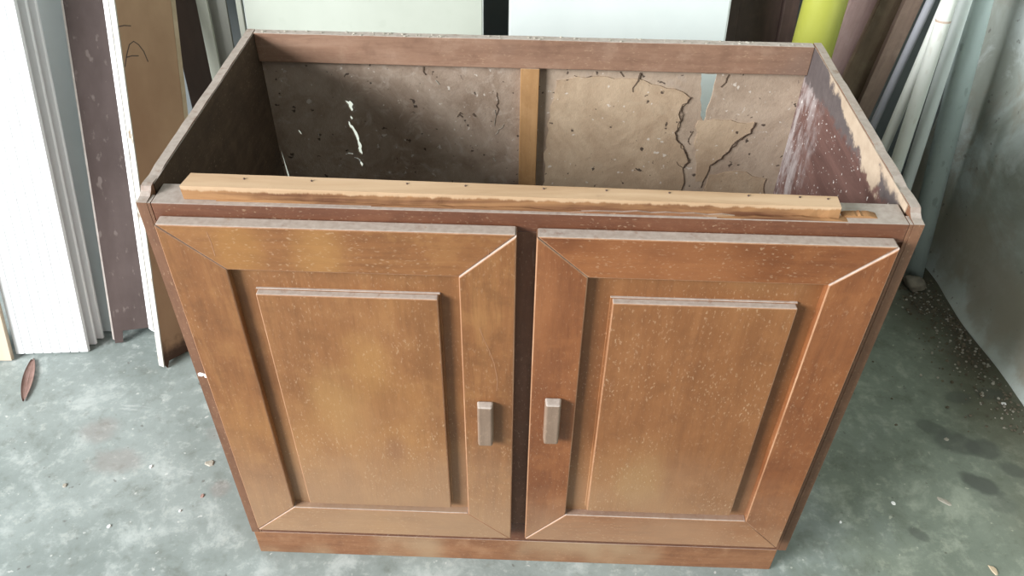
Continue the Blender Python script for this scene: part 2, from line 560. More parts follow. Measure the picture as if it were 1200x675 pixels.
def wall_mat():
    t = NT('peeling_pale_green_plaster')
    n = t.noise(3.2, 6, .65, None, .5)
    col = t.mix(t.step(n, .36, .64), (.44, .47, .41), (.74, .82, .79))
    m = t.noise(5.5, 7, .7, t.vec((1, 1, 1), (4, 1, 2)), .8)
    col = t.mix(t.math('MULTIPLY', t.step(m, .50, .66), .65), col, (.44, .41, .33))
    col = t.mix(t.math('MULTIPLY', t.step(m, .43, .30), .7), col, (.82, .88, .86))
    x, y, z = t.xyz()
    zz = t.math('ADD', z, t.math('MULTIPLY', t.math('SUBTRACT', t.noise(7, 5, .6), .5), .25))
    hi = t.math('MULTIPLY', t.step(zz, .28, .16), t.step(zz, .02, .10))
    col = t.mix(t.math('MULTIPLY', hi, .7), col, (.43, .385, .30))
    lo = t.step(zz, .06, .02)
    col = t.mix(t.math('MULTIPLY', lo, .6), col, (.66, .73, .69))
    col = t.mix(t.math('MULTIPLY', t.step(t.noise(40, 3, .5), .68, .74), .7), col, (.20, .19, .17))
    t.bump(t.noise(14, 6, .65), .25, .006)
    return t.out(col, .8, .25)


def back_wall_mat():
    t = NT('grey_cement_wall')
    col = t.mix(t.step(t.noise(3, 5, .6), .3, .7), (.16, .18, .19), (.24, .26, .26))
    t.bump(t.noise(20, 5), .2, .004)
    return t.out(col, .85, .2)


def grid_sheet(name, nu, nv, fn, mat, thick_dir):
    verts, faces = [], []
    for j in range(nv + 1):
        for i in range(nu + 1):
            verts.append(fn(i / nu, j / nv))
    N = len(verts)
    for j in range(nv):
        for i in range(nu):
            a = j * (nu + 1) + i
            faces.append((a, a + 1, a + nu + 2, a + nu + 1))
    # back of the slab: four corners moved away, closed round the rim
    rim = [i for i in range(nu + 1)] + [j * (nu + 1) + nu for j in range(1, nv + 1)] + \
          [nv * (nu + 1) + i for i in range(nu - 1, -1, -1)] + [j * (nu + 1) for j in range(nv - 1, 0, -1)]
    td = Vector(thick_dir)
    for r_ in rim:
        verts.append(Vector(verts[r_]) + td)
    m = len(rim)
    for k in range(m):
        faces.append((rim[k], N + k, N + (k + 1) % m, rim[(k + 1) % m]))
    faces.append(tuple(N + k for k in range(m)))
    me = bpy.data.meshes.new(name)
    me.from_pydata([tuple(v) for v in verts], [], faces)
    bm = bmesh.new()
    bm.from_mesh(me)
    bmesh.ops.recalc_face_normals(bm, faces=bm.faces)
    bm.to_mesh(me)
    bm.free()
    for p in me.polygons:
        p.use_smooth = len(p.vertices) == 4
    o = link(name, me, mat)
    return tag(o, kind='structure')


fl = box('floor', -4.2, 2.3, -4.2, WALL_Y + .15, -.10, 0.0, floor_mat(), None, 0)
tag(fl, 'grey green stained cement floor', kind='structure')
bw = box('wall_back', -4.2, wall_x(WALL_Y) + .3, WALL_Y, WALL_Y + .15, 0.0, 2.75, back_wall_mat(), None, 0)
tag(bw, 'grey cement wall behind the leaning boards', kind='structure')


def rw(u, v):
    y = WALL_Y + .02 - u * 2.6
    z = 2.75 * (v ** 1.8)
    p = Vector((wall_x(y), y, z))
    n = noise.noise(p * 2.2) * .018 + noise.noise(p * 7) * .006 + noise.noise(p * 20) * .0025
    flare = .028 * math.exp(-z / .045) * (1 + .6 * noise.noise(Vector((y * 5, 0, 3))))
    p.x += n * min(1, .3 + z * 3) - flare
    return p


wr = grid_sheet('wall_right', 130, 70, rw, wall_mat(), (.15, 0, 0))
tag(wr, 'pale green peeling plaster wall with dirty foot')
ce = box('added_unseen_ceiling', -1.5, 2.3, -1.1, WALL_Y + .15, 2.75, 2.87, plain('unseen_ceiling_board', (.36, .36, .34), (.44, .44, .42), 3, .8, .2), None, 0)  # out of view, added to keep out light from above; edges cut for daylight
tag(ce, 'unseen grey ceiling board added to block light from above', kind='structure')

# ------------------------------------------------------------------ the cabinet
BASE = Vector((.5, .258, 0))
cab = empty('cabinet', BASE)
tag(cab, 'worn brown wooden base cabinet with two panelled doors and no worktop', 'cabinet')


def C(o):
    """keep the part's coordinates in the room while it hangs on the cabinet or one of its parts"""
    if o.parent is cab:
        o.location = -BASE
    return o


ZB, ZS, ZT, DEP = .0685, .8194, .8301, .516


def side_panel(x0, x1, mat, chips):
    prof = [(0.0, ZB), (DEP, ZB), (DEP, ZT)]
    n = 22
    for i in range(n + 1):
        y = DEP - .004 - i * (DEP - .034) / n
        z = ZT + .0011 * noise.noise(Vector((y * 30, x0 * 9, 1)))
        for (cy, cw, cd_) in chips:
            z -= cd_ * math.exp(-((y - cy) / cw) ** 2)
        prof.append((y, z))
    prof += [(.024, ZT - .001), (.0195, ZS + .0045), (.013, ZS + .001), (0.0, ZS)]
    o = prism('side_panel', prof, [], x0, x1, mat, cab, conv=lambda v: Vector((v.y, v.x, v.z)))
    return C(o)


sp_l = side_panel(0.0, .0135, W['carcass'], ((.05, .012, .002), (.30, .02, .001)))
sp_r = side_panel(.9865, 1.0, W['carcass'], ((.07, .015, .003), (.16, .02, .0015), (.40, .03, .001)))
for x0 in (.0137, .9819):
    C(box('edge_fillet', x0, x0 + .0044, .0003, .0195, ZB, ZS - .0004, W['carcass'], cab, .0004))
# linings of the inside faces
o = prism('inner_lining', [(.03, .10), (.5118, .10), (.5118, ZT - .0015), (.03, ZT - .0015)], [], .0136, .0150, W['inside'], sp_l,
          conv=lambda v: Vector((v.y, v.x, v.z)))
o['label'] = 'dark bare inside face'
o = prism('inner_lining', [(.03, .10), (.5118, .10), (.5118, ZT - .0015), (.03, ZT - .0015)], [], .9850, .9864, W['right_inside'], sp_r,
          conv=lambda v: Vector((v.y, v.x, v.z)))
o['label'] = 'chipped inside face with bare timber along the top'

fr = C(box('front_rail', .0185, .9815, 0.0005, .046, .790, ZS - .0005, W['carcass_h'], cab, .0012))
C(box('bottom_rail', .0185, .9815, 0.0005, .022, ZB, .125, W['carcass_h'], cab, .001))
C(box('centre_stile', .466, .534, 0.001, .020, .125, .790, W['carcass'], cab, .001))
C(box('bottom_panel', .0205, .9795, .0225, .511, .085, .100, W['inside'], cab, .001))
C(box('plinth', .003, .985, .0, .020, 0, ZB - .0003, W['plinth'], cab, .0015))
for x0 in (.003, .967):
    C(box('plinth_side', x0, x0 + .018, .0205, DEP, 0, ZB - .0003, W['plinth'], cab, .001))

br = C(box('back_rail', .0151, .9849, .4985, DEP, .777, ZT, W['back_rail'], cab, .0015, .0007, 24))
br['label'] = 'worn reddish back rail with crumbly top'
# crumbs of old glue and mortar along the top of the back rail
bm = bmesh.new()
for i in range(90):
    x = random.uniform(.03, .975)
    y = random.uniform(.500, .514)
    s = random.uniform(.0008, .0026)
    q = bmesh.ops.create_icosphere(bm, subdivisions=1, radius=s)
    for v in q['verts']:
        v.co = Vector((v.co.x * random.uniform(.8, 2.2), v.co.y, v.co.z * .7)) + Vector((x, y, ZT + s * .2))
o = link('mortar_crumbs', bm_mesh(bm, 'mortar_crumbs'), W['crumb_pale'], br)
o['kind'] = 'stuff'

po = C(box('back_post', .4805, .5140, .4985, .5117, .1005, .7767, W['post'], cab, .001))
po['label'] = 'pale upright post between the two back panels'


def jag(pts, amp=.003, step=.012, closed=True, seed=0):
    """break straight outline runs into a ragged line"""
    rnd = random.Random(seed)
    out = []
    m = len(pts)
    for i in range(m if closed else m - 1):
        a, b = Vector(pts[i]), Vector(pts[(i + 1) % m])
        k = max(1, int((b - a).length / step))
        nrm = Vector((-(b - a).y, (b - a).x)).normalized()
        for j in range(k):
            p = a.lerp(b, j / k)
            if j:
                p = p + nrm * rnd.uniform(-amp, amp)
            out.append((p.x, p.y))
    if not closed:
        out.append(tuple(pts[-1]))
    return out


# left back panel with a split, right back panel with a wedge shaped break
KB = (.512 - CAM.y) / (.4875 - CAM.y)


def bp(pts, grow=1.0):
    """points read off the back at y = .4875 carried on to the panel's own depth, y = .512"""
    cx = sum(p[0] for p in pts) / len(pts)
    return [(.5005 + ((p[0] - cx) * grow + cx - .5005) * KB, 1.4164 + (p[1] - 1.4164) * KB) for p in pts]


YB = .512
slits = [[(.1620, .7125), (.1685, .709), (.1715, .711), (.1765, .704), (.1735, .699), (.1750, .693), (.1720, .688), (.1690, .694), (.1675, .702)],
         [(.1690, .681), (.1725, .676), (.1700, .671), (.1675, .675)],
         [(.1620, .671), (.1660, .668), (.1670, .662), (.1705, .660), (.1735, .652), (.1775, .643), (.1785, .628), (.1820, .616), (.1805, .597), (.1760, .602),
          (.1750, .622), (.1735, .634), (.1705, .645), (.1680, .652), (.1650, .655), (.1630, .661)],
         [(.1770, .584), (.1805, .578), (.1785, .570), (.1750, .577)],
         [(.1545, .602), (.1640, .600), (.1640, .597), (.1550, .598)],
         [(.1660, .592), (.1720, .591), (.1765, .586), (.1760, .582), (.1710, .588)],
         [(.0655, .648), (.0685, .6475), (.0725, .638), (.0695, .6375)]]
gap = [(.0160, .598), (.0170, .598), (.0245, .525), (.0200, .525)]
bl_ = C(prism('back_panel', [(.0136, .101), (.4965, .101), (.4965, .7765), (.0136, .7765)], [jag(bp(q, 1.05), .0012, .004, True, 5) for q in slits] + [gap],
              YB, DEP, W['mud_left'], cab))
bl_['label'] = 'stained left back panel with a white split'
wedge = jag(bp([(.7965, .7815), (.8245, .7815), (.8215, .728), (.8165, .686), (.8085, .700), (.8030, .742)]), .0016, .01, True, 3)
br_ = C(prism('back_panel', [(.498, .101), (.9864, .101), (.9864, .7765), (.498, .7765)], [wedge], YB, DEP, W['mud_right'], cab))
br_['label'] = 'muddy right back panel with a wedge shaped hole'


def crust(poly, seed, mat, parent, th=.0022, amp=.004):
    pl = jag(bp(poly), amp, .012, True, seed)
    o = prism('mud_crust', pl, [], YB - .0002 - th, YB - .0002, mat, parent)
    return o


crust([(.545, .762), (.62, .772), (.70, .766), (.755, .752), (.784, .735), (.770, .715), (.773, .690), (.766, .665), (.775, .645), (.790, .625),
       (.800, .603), (.792, .588), (.80, .555), (.80, .40), (.53, .40), (.528, .60), (.535, .70)], 11, W['mud'], br_)
crust([(.806, .690), (.850, .692), (.908, .690), (.905, .668), (.883, .652), (.872, .630), (.860, .612), (.842, .597), (.835, .560), (.822, .56),
       (.818, .60), (.806, .640)], 12, W['mud'], br_, .002)
crust([(.845, .575), (.90, .585), (.955, .57), (.965, .40), (.84, .40)], 13, W['mud'], br_, .0015)


def line_strip(name, pts, w, mat, parent, seed, y=YB, th=.0010):
    """a thin raised ragged line on the back panel"""
    rnd = random.Random(seed)
    p = jag(bp(pts), .0025, .006, False, seed)
    up, dn = [], []
    for i, q in enumerate(p):
        a = Vector(p[max(i - 1, 0)])
        b = Vector(p[min(i + 1, len(p) - 1)])
        n = Vector((-(b - a).y, (b - a).x)).normalized() * w * rnd.uniform(.25, .65)
        up.append((q[0] + n.x, q[1] + n.y))
        dn.append((q[0] - n.x, q[1] - n.y))
    return prism(name, up + dn[::-1], [], y - th, y + .0006, mat, parent)


yc = YB - .0021
for k, (pts, w, yy) in enumerate([
    ([(.785, .737), (.771, .716), (.774, .690), (.767, .665), (.776, .645), (.791, .625), (.801, .603), (.793, .590)], .0011, yc),
    ([(.793, .590), (.783, .596), (.779, .603)], .0011, yc),
    ([(.909, .690), (.905, .668), (.884, .652), (.873, .630), (.861, .612), (.843, .597)], .0012, yc),
    ([(.826, .594), (.836, .572), (.834, .545)], .0013, YB),
    ([(.690, .781), (.688, .766), (.680, .752), (.681, .744)], .0024, yc),
    ([(.845, .781), (.842, .766), (.835, .757)], .0026, YB),
    ([(.655, .781), (.662, .772)], .0018, YB),
    ([(.575, .772), (.592, .767), (.606, .772)], .0010, YB),
    ([(.800, .668), (.794, .652), (.798, .640)], .0007, YB)]):
    line_strip('mud_line', pts, w, W['tunnel'], br_, 40 + k, yy)
for k, (pts, w, m) in enumerate([
    ([(.310, .781), (.309, .772), (.313, .766)], .0022, 'tunnel'), ([(.439, .735), (.441, .715), (.438, .690)], .0012, 'tunnel'),
    ([(.370, .690), (.376, .684)], .003, 'tunnel'), ([(.366, .684), (.372, .694), (.376, .690)], .0016, 'tunnel'), ([(.395, .692), (.400, .686)], .0034, 'tunnel'),
    ([(.435, .700), (.437, .690), (.434, .668)], .0007, 'crumb_pale'), ([(.436, .650), (.448, .664), (.452, .672)], .0006, 'crumb_pale'),
    ([(.150, .598), (.162, .600)], .0010, 'white_chip'), ([(.166, .592), (.174, .588), (.176, .582)], .0012, 'white_chip'),
    ([(.330, .756), (.336, .748)], .002, 'crumb_pale'), ([(.432, .60), (.436, .592)], .002, 'crumb_pale')]):
    line_strip('mud_line' if m == 'tunnel' else 'pale_scratch', pts, w, W[m], bl_, 70 + k, YB)

# ---- old batten still nailed on the front rail
bm = bmesh.new()
NB = 60
top_f, top_b, bot_f, bot_b = [], [], [], []
for i in range(NB + 1):
    u = i / NB
    x = .0585 + u * (.8935 - .0585)
    zt = .8405 - .0020 * u + .0004 * noise.noise(Vector((x * 20, 0, 0)))
    yf = .0125 - .004 * u + .0007 * noise.noise(Vector((x * 40, 3, 0)))
    yb = .0400 - .010 * u
    sx = .004 if i == 0 else 0
    top_f.append(bm.verts.new((x - sx * .5, yf, zt - .002)))
    top_b.append(bm.verts.new((x + sx, yb, zt)))
    bot_f.append(bm.verts.new((x, yf - .002 + .0016 * noise.noise(Vector((x * 70, 9, 0))), ZS)))
    bot_b.append(bm.verts.new((x + sx, yb, ZS)))
for i in range(NB):
    bm.faces.new((top_f[i], top_f[i + 1], top_b[i + 1], top_b[i]))
    bm.faces.new((bot_f[i + 1], bot_f[i], bot_b[i], bot_b[i + 1]))
    bm.faces.new((bot_f[i], bot_f[i + 1], top_f[i + 1], top_f[i]))
    bm.faces.new((bot_b[i + 1], bot_b[i], top_b[i], top_b[i + 1]))
for i in (0, NB):
    bm.faces.new((bot_f[i], top_f[i], top_b[i], bot_b[i]))
bt = C(link('front_batten', bm_mesh(bm, 'front_batten'), W['batten'], cab))
bt['label'] = 'raw pale batten with torn varnished edge'
for x, y in ((.135, .030), (.222, .030), (.345, .030), (.42, .029), (.52, .028), (.60, .028), (.68, .027), (.78, .026), (.845, .026), (.88, .024)):
    me = tube_mesh('nail_head', [Vector((x, y, .835)), Vector((x, y, .8412 - .002 * (x - .06) / .83))], [.0013, .0013], 10)
    link('nail_head', me, W['nail'], bt)
# splinters of torn varnished timber under its front edge
for k, (x0, x1, y0, h) in enumerate(((.10, .33, .0085, .0055), (.30, .60, .0065, .005), (.55, .80, .005, .0055), (.74, .905, .003, .006), (.90, .945, .012, .004))):
    n = 14
    top = [(x0 + (x1 - x0) * i / n, ZS - .0004 + h * (math.sin(math.pi * i / n) ** .5) * random.uniform(.45, 1.0)) for i in range(n + 1)]
    o = prism('splinter', [(x0, ZS - .0005), (x1, ZS - .0005)] + top[::-1][1:-1], [], y0, y0 + .012, W['batten'] if k != 2 else W['plinth'], bt)


# ---- doors
def mitre_piece(name, pts, y0, y1, mat, parent):
    bm = bmesh.new()
    f = [bm.verts.new((x, y0, z)) for x, z in pts]
    b = [bm.verts.new((x, y1, z)) for x, z in pts]
    bm.faces.new(f)
    bm.faces.new(b[::-1])
    n = len(pts)
    for i in range(n):
        bm.faces.new((f[i], b[i], b[(i + 1) % n], f[(i + 1) % n]))
    bmesh.ops.recalc_face_normals(bm, faces=bm.faces)
    bevel(bm, .0017, 2, True)
    o = link(name, bm_mesh(bm, name), mat, parent)
    o.data.materials.append(W['worn'])
    return o


def door(X, Z, x, z, panel, mats, step, hx, hz, label):
    (X0, X1), (Z0, Z1) = X, Z          # outside
    (x0, x1), (z0, z1) = x, z          # inside of the frame
    g = .0006
    yf, yr = -.0215, -.0095
    d = C(box('door', X0 + .004, X1 - .004, yr, -.0006, Z0 + .004, Z1 - .004, mats[2], cab, .0008))
    d['label'] = label
    # step: how far each member stands proud (left stile, right stile, top, bottom)
    mitre_piece('stile', [(X0, Z0), (X0, Z1), (x0, z1 + g), (x0, z0 - g)], yf - step[0], -.001, mats[0], d)
    mitre_piece('stile', [(X1, Z0), (x1, z0 - g), (x1, z1 + g), (X1, Z1)], yf - step[1], -.001, mats[0], d)
    mitre_piece('top_rail', [(X0 + g, Z1 + .0004), (X1 - g, Z1 + .0004), (x1 - g, z1), (x0 + g, z1)], yf - step[2], -.001, mats[1], d)
    mitre_piece('bottom_rail', [(X0 + g, Z0 - .0004), (x0 + g, z0), (x1 - g, z0), (X1 - g, Z0 - .0004)], yf - step[3], -.001, mats[3], d)
    p0, p1, q0, q1 = panel
    bm = bmesh.new()
    add_box(bm, p0, p1, -.0128, yr + .0008, q0, q1)
    bevel(bm, .0008, 1)
    b2 = bmesh.new()
    add_box(b2, p0 + .0025, p1 - .0025, -.0235, -.0120, q0 + .0025, q1 - .0015)
    bevel(b2, .0017, 2, True)
    me2 = bpy.data.meshes.new('tmp')
    b2.to_mesh(me2)
    b2.free()
    bm.from_mesh(me2)
    bpy.data.meshes.remove(me2)
    link('raised_panel', bm_mesh(bm, 'raised_panel'), mats[2], d).data.materials.append(W['worn'])
    # handle: block with softened front, thicker at its foot
    bm = bmesh.new()
    w, h = .0128, .0470
    vv = add_box(bm, hx - w, hx + w, -.0385, yf - step[0 if hx < (X0 + X1) / 2 else 1] + .0002, hz - h, hz + h)
    for v in vv:
        if v.co.y < -.035:
            v.co.x = hx + (v.co.x - hx) * .86
            v.co.z += -.0005 if v.co.z > hz else .003
    bmesh.ops.recalc_face_normals(bm, faces=bm.faces)
    bevel(bm, .003, 3)
    link('handle', bm_mesh(bm, 'handle'), W['handle'], d)['label'] = 'greyed wooden block handle'
    return d


ldoor = door((.0255, .4875), (.112, .8005), (.1035, .412), (.187, .729), (.132, .385, .2005, .691),
     (W['stile_v'], W['rail_h'], W['panel'], W['low_l']), (.0, .0022, -.0006, .0012), .4450, .4405, 'yellow brown left door')
def scratch(pix, y, parent, w=.0006):
    pts = []
    for px, py in pix:
        d = ray(px, py)
        q = CAM + d * ((y - CAM.y) / d.y)
        pts.append((q.x, q.z))
    up, dn = [], []
    for i, q in enumerate(pts):
        a = Vector(pts[max(i - 1, 0)])
        b = Vector(pts[min(i + 1, len(pts) - 1)])
        n_ = Vector((-(b - a).y, (b - a).x)).normalized() * w
        up.append((q[0] + n_.x, q[1] + n_.y))
        dn.append((q[0] - n_.x, q[1] - n_.y))
    prism('scratch', up + dn[::-1], [], y, y + .0005, W['worn'], parent)


scratch([(562, 385), (567, 398), (573, 410), (579, 426), (583, 446), (582, 458)], -.0239, ldoor, .0005)
scratch([(242, 272), (247, 284), (252, 300)], -.0211, ldoor, .0005)
scratch([(572, 292), (573, 300)], -.0211, ldoor, .0004)
door((.5130, .9685), (.112, .7985), (.5825, .8965), (.192, .7335), (.616, .869, .206, .694),
     (W['stile_r'], W['rail_r'], W['panel_r'], W['low_r']), (.0, .0018, -.0006, .0012), .5475, .4505, 'reddish brown right door')

# hinge side blemishes: white paint dab on the left side, dark gap chip on right door corner
bm = bmesh.new()
for i in range(7):
    a = random.uniform(0, 6.28)
    r_ = random.uniform(.002, .009)
    q = bmesh.ops.create_icosphere(bm, subdivisions=1, radius=random.uniform(.002, .004))
    for v in q['verts']:
        v.co = Vector((v.co.x * 1.4, v.co.y * .25, v.co.z)) + Vector((.012 + r_ * math.cos(a), -.0002, .497 + r_ * math.sin(a) * .6))
link('paint_dab', bm_mesh(bm, 'paint_dab'), W['white_chip'], sp_l)['label'] = 'small white paint dab'

# ------------------------------------------------------------------ leaning boards, left
def frame_from(B0, B1, U):
    """axes of a leaning board: X along its foot, Z up its length, Y out of its back"""
    Z = U.normalized()
    X = (B1 - B0)
    X = (X - Z * X.dot(Z)).normalized()
    Y = Z.cross(X)
    return Matrix((X, Y, Z)).transposed()


def top_len(B, U, th=0.0):
    """length at which a board leaning along U reaches the back wall"""
    u = U.normalized()
    return (WALL_Y - .002 - B.y - th) / max(u.y, .02)


def settle(e, pts):
    """lift a leaning thing so that its lowest corner rests on the floor"""
    lo = min((e.matrix_world @ Vector(p)).z for p in pts)
    e.location.z -= lo
    return e


def board(name, B0, U, width, th, length, mat, label, cat, X=Vector((1, 0, 0)), bev=.001, group=None):
    M = frame_from(B0, B0 + X, U)
    bm = bmesh.new()
    add_box(bm, 0, width, 0, th, 0, length)
    if bev:
        bevel(bm, bev)
    o = link(name, bm_mesh(bm, name), mat)
    o.matrix_world = Matrix.Translation(B0) @ M.to_4x4()
    settle(o, [(0, 0, 0), (width, 0, 0), (0, th, 0), (width, th, 0)])
    return tag(o, label, cat, group)


def fit_len(B0, U, X, th, cap=2.3):
    M = frame_from(B0, B0 + X, U)
    u = M.col[2]
    yb = B0.y + max(0, M.col[1].y * th)
    return min(cap, (WALL_Y - .014 - yb) / max(u.y, .02))


# white ribbed ceiling strips
def ribbed(name, B0, X, U, width, length, label, ribs=8, th=.010):
    M = frame_from(B0, B0 + X, U)
    prof = []
    for k in range(ribs):
        a = k * width / ribs
        b = (k + 1) * width / ribs
        prof += [(a, .0022), (a + .002, 0), (b - .002, 0), (b, .0022)]
    prof += [(width, th), (0, th)]
    bm = bmesh.new()
    lo = [bm.verts.new((p[0], p[1], 0)) for p in prof]
    hi = [bm.verts.new((p[0], p[1], length)) for p in prof]
    n = len(prof)
    for i in range(n):
        bm.faces.new((lo[i], lo[(i + 1) % n], hi[(i + 1) % n], hi[i]))
    bm.faces.new(lo[::-1])
    bm.faces.new(hi)
    o = link(name, bm_mesh(bm, name), W['pvc_white'])
    o.matrix_world = Matrix.Translation(B0) @ M.to_4x4()
    settle(o, [(p[0], p[1], 0) for p in prof])
    return tag(o, label, 'panel', 'white ribbed panels leaning at the left')


Xp = Vector((.989, .147, 0))
U1 = Vector((0, .242, .772))
ribbed('ribbed_panel', Vector((-.722, .494, 0)), Xp, U1, .167, 2.05, 'white ribbed plastic panel standing frontmost at the far left')
ribbed('ribbed_panel', Vector((-.722, .519, 0)), Xp, U1, .1745, 1.98, 'white ribbed plastic panel just behind the frontmost white one', 8, .008)
ribbed('ribbed_panel', Vector((-.722, .5390, 0)), Xp, U1, .183, 1.90, 'white ribbed plastic panel hindmost of the three against the blue grey board', 8, .008)
Bt = on_floor(21, 420)
board('tan_board', Bt - Vector((.160, .020, 0)), U1, .153, .012, 2.0, W['tan_board'], 'tan board peeking out left of the white ribbed panels', 'board', Vector((.989, .06, 0)))

# pale blue grey sheet
Bg = on_floor(131, 389)
Ug = Vector((-.008, .31, .76))
Bg0 = Bg + Vector((-.20, -.01, 0))
board('blue_grey_sheet', Bg0, Ug, .225, .006, fit_len(Bg0, Ug, Vector((1, .05, 0)), .006), W['pale_blue'],
      'flat pale blue grey sheet between the ribbed panels and the brown board', 'sheet', Vector((1, .05, 0)))

# dull brown laminated board with broken foot
Bb = on_floor(134, 405)
Ub = Vector((-.004, .300, .746))
Xb = Vector((.87, .44, 0))
Mb = frame_from(Bb, Bb + Xb, Ub)
eb = empty('laminated_board', Bb, Mb)
Lb = 1.46
fo = prism('board_sheet', [(.004, 0), (.022, 0), (.024, .030), (.15, .030), (.15, Lb), (.004, Lb)], [], 0, .012, W['mauve'], eb)
prism('pale_edge', [(0, .012), (.0038, .008), (.0038, Lb), (0, Lb)], [], 0, .012, W['edge_pale'], eb)['label'] = 'thin pale bare edge'
bpy.context.view_layer.update()
settle(eb, [(.004, 0, 0), (.022, 0, 0), (.004, .012, 0), (.022, .012, 0)])
tag(eb, 'dull dark brown laminated board with a notched foot and pale left edge', 'board')

# hardboard door leaf seen from its chipped white edge
Bh = on_floor(193, 434)
Xh = Vector((.48, .877, 0)).normalized()
d_ = ray(134, 0)
t_ = (Bh.x - CAM.x) / d_.x
Uh = (CAM + d_ * t_) - Bh
Mh = frame_from(Bh, Bh + Xh, Uh)
eh = empty('hardboard_door', Bh, Mh)


def on_board(px, py, B, M, y=0.0):
    """local (x, z) where the line of sight meets a board's face"""
    n = M.col[1]
    d = ray(px, py)
    t = ((B + M.col[1] * y) - CAM).dot(n) / d.dot(n)
    q = CAM + d * t - B
    return q.dot(M.col[0]), q.dot(M.col[2])


wx, wz = on_board(205, 0, Bh, Mh)
wh = max(.10, min(.45, wx))
Lh = (WALL_Y - .030 - Bh.y - Mh.col[0].y * wh) / Mh.col[2].y
foot = [(0.002, .012), (.010, 0)]
rf = random.Random(5)
for i in range(1, 9):
    foot.append((wh * i / 9, .004 + .020 * rf.random()))
foot += [(wh, .02), (wh, Lh), (.002, Lh)]
prism('face_sheet', foot, [], 0, .004, W['hardboard'], eh)['label'] = 'brown hardboard face with rotten foot'
ep = [(-.0145, .010), (-.010, 0.0)]
bm = bmesh.new()
n = 60
ra, rb = [], []
for i in range(n + 1):
    z = Lh * i / n
    j = .0016 * noise.noise(Vector((z * 22, 0, 5)))
    z0 = z + (.006 if i == 0 else 0)
    ra.append([bm.verts.new(c) for c in ((-.0005, -.0006 + j * .5, z0), (.0022, -.0005 + j, z0), (.0022, .0185, z0), (-.0005, .0185 + j, z0))])
for i in range(n):
    for k in range(4):
        bm.faces.new((ra[i][k], ra[i][(k + 1) % 4], ra[i + 1][(k + 1) % 4], ra[i + 1][k]))
bm.faces.new(ra[0][::-1])
bm.faces.new(ra[-1])
link('chipped_edge', bm_mesh(bm, 'chipped_edge'), W['chipped'], eh)['label'] = 'chipped white painted edge'
prism('rear_sheet', [(.002, .012), (wh, .02), (wh, Lh), (.002, Lh)], [], .0145, .0185, W['slat_white'], eh)
prism('white_batten', [(-.0025, .098), (.004, .090), (.045, .105), (.045, Lh), (-.0025, Lh)], [], .0188, .0345, W['slat_white'], eh)['label'] = 'bright white batten fixed along the back of the leaf'
prism('edge_batten', [(.0024, .02), (.035, .02), (.035, Lh), (.0024, Lh)], [], .0042, .0143, W['tan_edge'], eh)
prism('tan_border', [(wh - .010, .03), (wh + .001, .03), (wh + .001, Lh), (wh - .010, Lh)], [], -.0008, .0145, W['tan_edge'], eh)
# pencil strokes: a dash and a letter A
def stroke(pix, w=.0011):
    pts = [on_board(px, py, Bh, Mh) for px, py in pix]
    up, dn = [], []
    for i, q in enumerate(pts):
        a = Vector(pts[max(i - 1, 0)])
        b = Vector(pts[min(i + 1, len(pts) - 1)])
        n_ = Vector((-(b - a).y, (b - a).x)).normalized() * w
        up.append((q[0] + n_.x, q[1] + n_.y))
        dn.append((q[0] - n_.x, q[1] - n_.y))
    prism('pencil_stroke', up + dn[::-1], [], -.0003, .0001, W['pencil'], eh)


stroke([(139, 33), (146, 31.5), (154, 32)])
stroke([(147, 80), (149, 66), (152, 54), (157, 50), (163, 54), (169, 62), (174, 74)])
stroke([(148, 69), (155, 67), (163, 67)])
bpy.context.view_layer.update()
settle(eh, [(.010, 0, 0), (.0022, .0185, .012), (-.0005, .0185, .006), (.0022, 0, .006)])
tag(eh, 'brown hardboard door leaf with chipped white edge and pencilled letter A', 'board')


# ------------------------------------------------------------------ strips whose two sides are known in the photograph
def strip(name, La, Lb_, Ra, Rb, y0, s, th, mat, label, cat, zmax=2.2, build=None, group=None):
    """flat length leaning in the plane y = y0 + s*z: its left side passes La, Lb and its right side Ra, Rb"""
    la, lb, ra_, rb_ = (on_lean(p[0], p[1], y0, s) for p in (La, Lb_, Ra, Rb))
    top = (la + ra_) / 2
    low = (lb + rb_) / 2
    U = (top - low).normalized()
    width = ((ra_ - la) - U * (ra_ - la).dot(U)).length
    mid = top - U * (top.z / U.z)
    n = Vector((0, 1, -s)).normalized()          # out of the back
    X = U.cross(n) * -1
    if X.x < 0:
        X = -X
    Y = U.cross(X)
    M = Matrix((X, Y, U)).transposed()
    L = min(zmax, (WALL_Y - .004 - mid.y - Y.y * th) / U.y)
    if build:
        return build(mid, M, width, L)
    bm = bmesh.new()
    add_box(bm, -width / 2, width / 2, 0, th, 0, L)
    bevel(bm, .0012)
    o = link(name, bm_mesh(bm, name), mat)
    o.matrix_world = Matrix.Translation(mid) @ M.to_4x4()
    settle(o, [(-width / 2, 0, 0), (width / 2, 0, 0), (-width / 2, th, 0), (width / 2, th, 0)])
    return tag(o, label, cat, group)


strip('dark_board', (196, 0), (222, 120), (231, 0), (250, 85), 0.985, .05, .012, W['dark_board'],
      'dark brown board between the hardboard door and the grey green slats', 'board', .93)
strip('plastic_slat', (229, 0), (247, 85), (242, 0), (256, 72), .79, .165, .008, W['grey_green'],
      'pale grey green slat next to the dark brown board', 'slat', 1.6)
strip('plastic_slat', (242, 0), (256, 72), (264, 0), (272, 50), .81, .165, .008, W['grey_dim'],
      'wider dull grey slat between two pale thinner slats', 'slat', 1.6)
strip('plastic_slat', (275.5, 0), (281.5, 36), (282, 0), (287, 33), .80, .165, .010, W['grey_green'],
      'thin grey green slat close to the left white board', 'slat', 1.6)


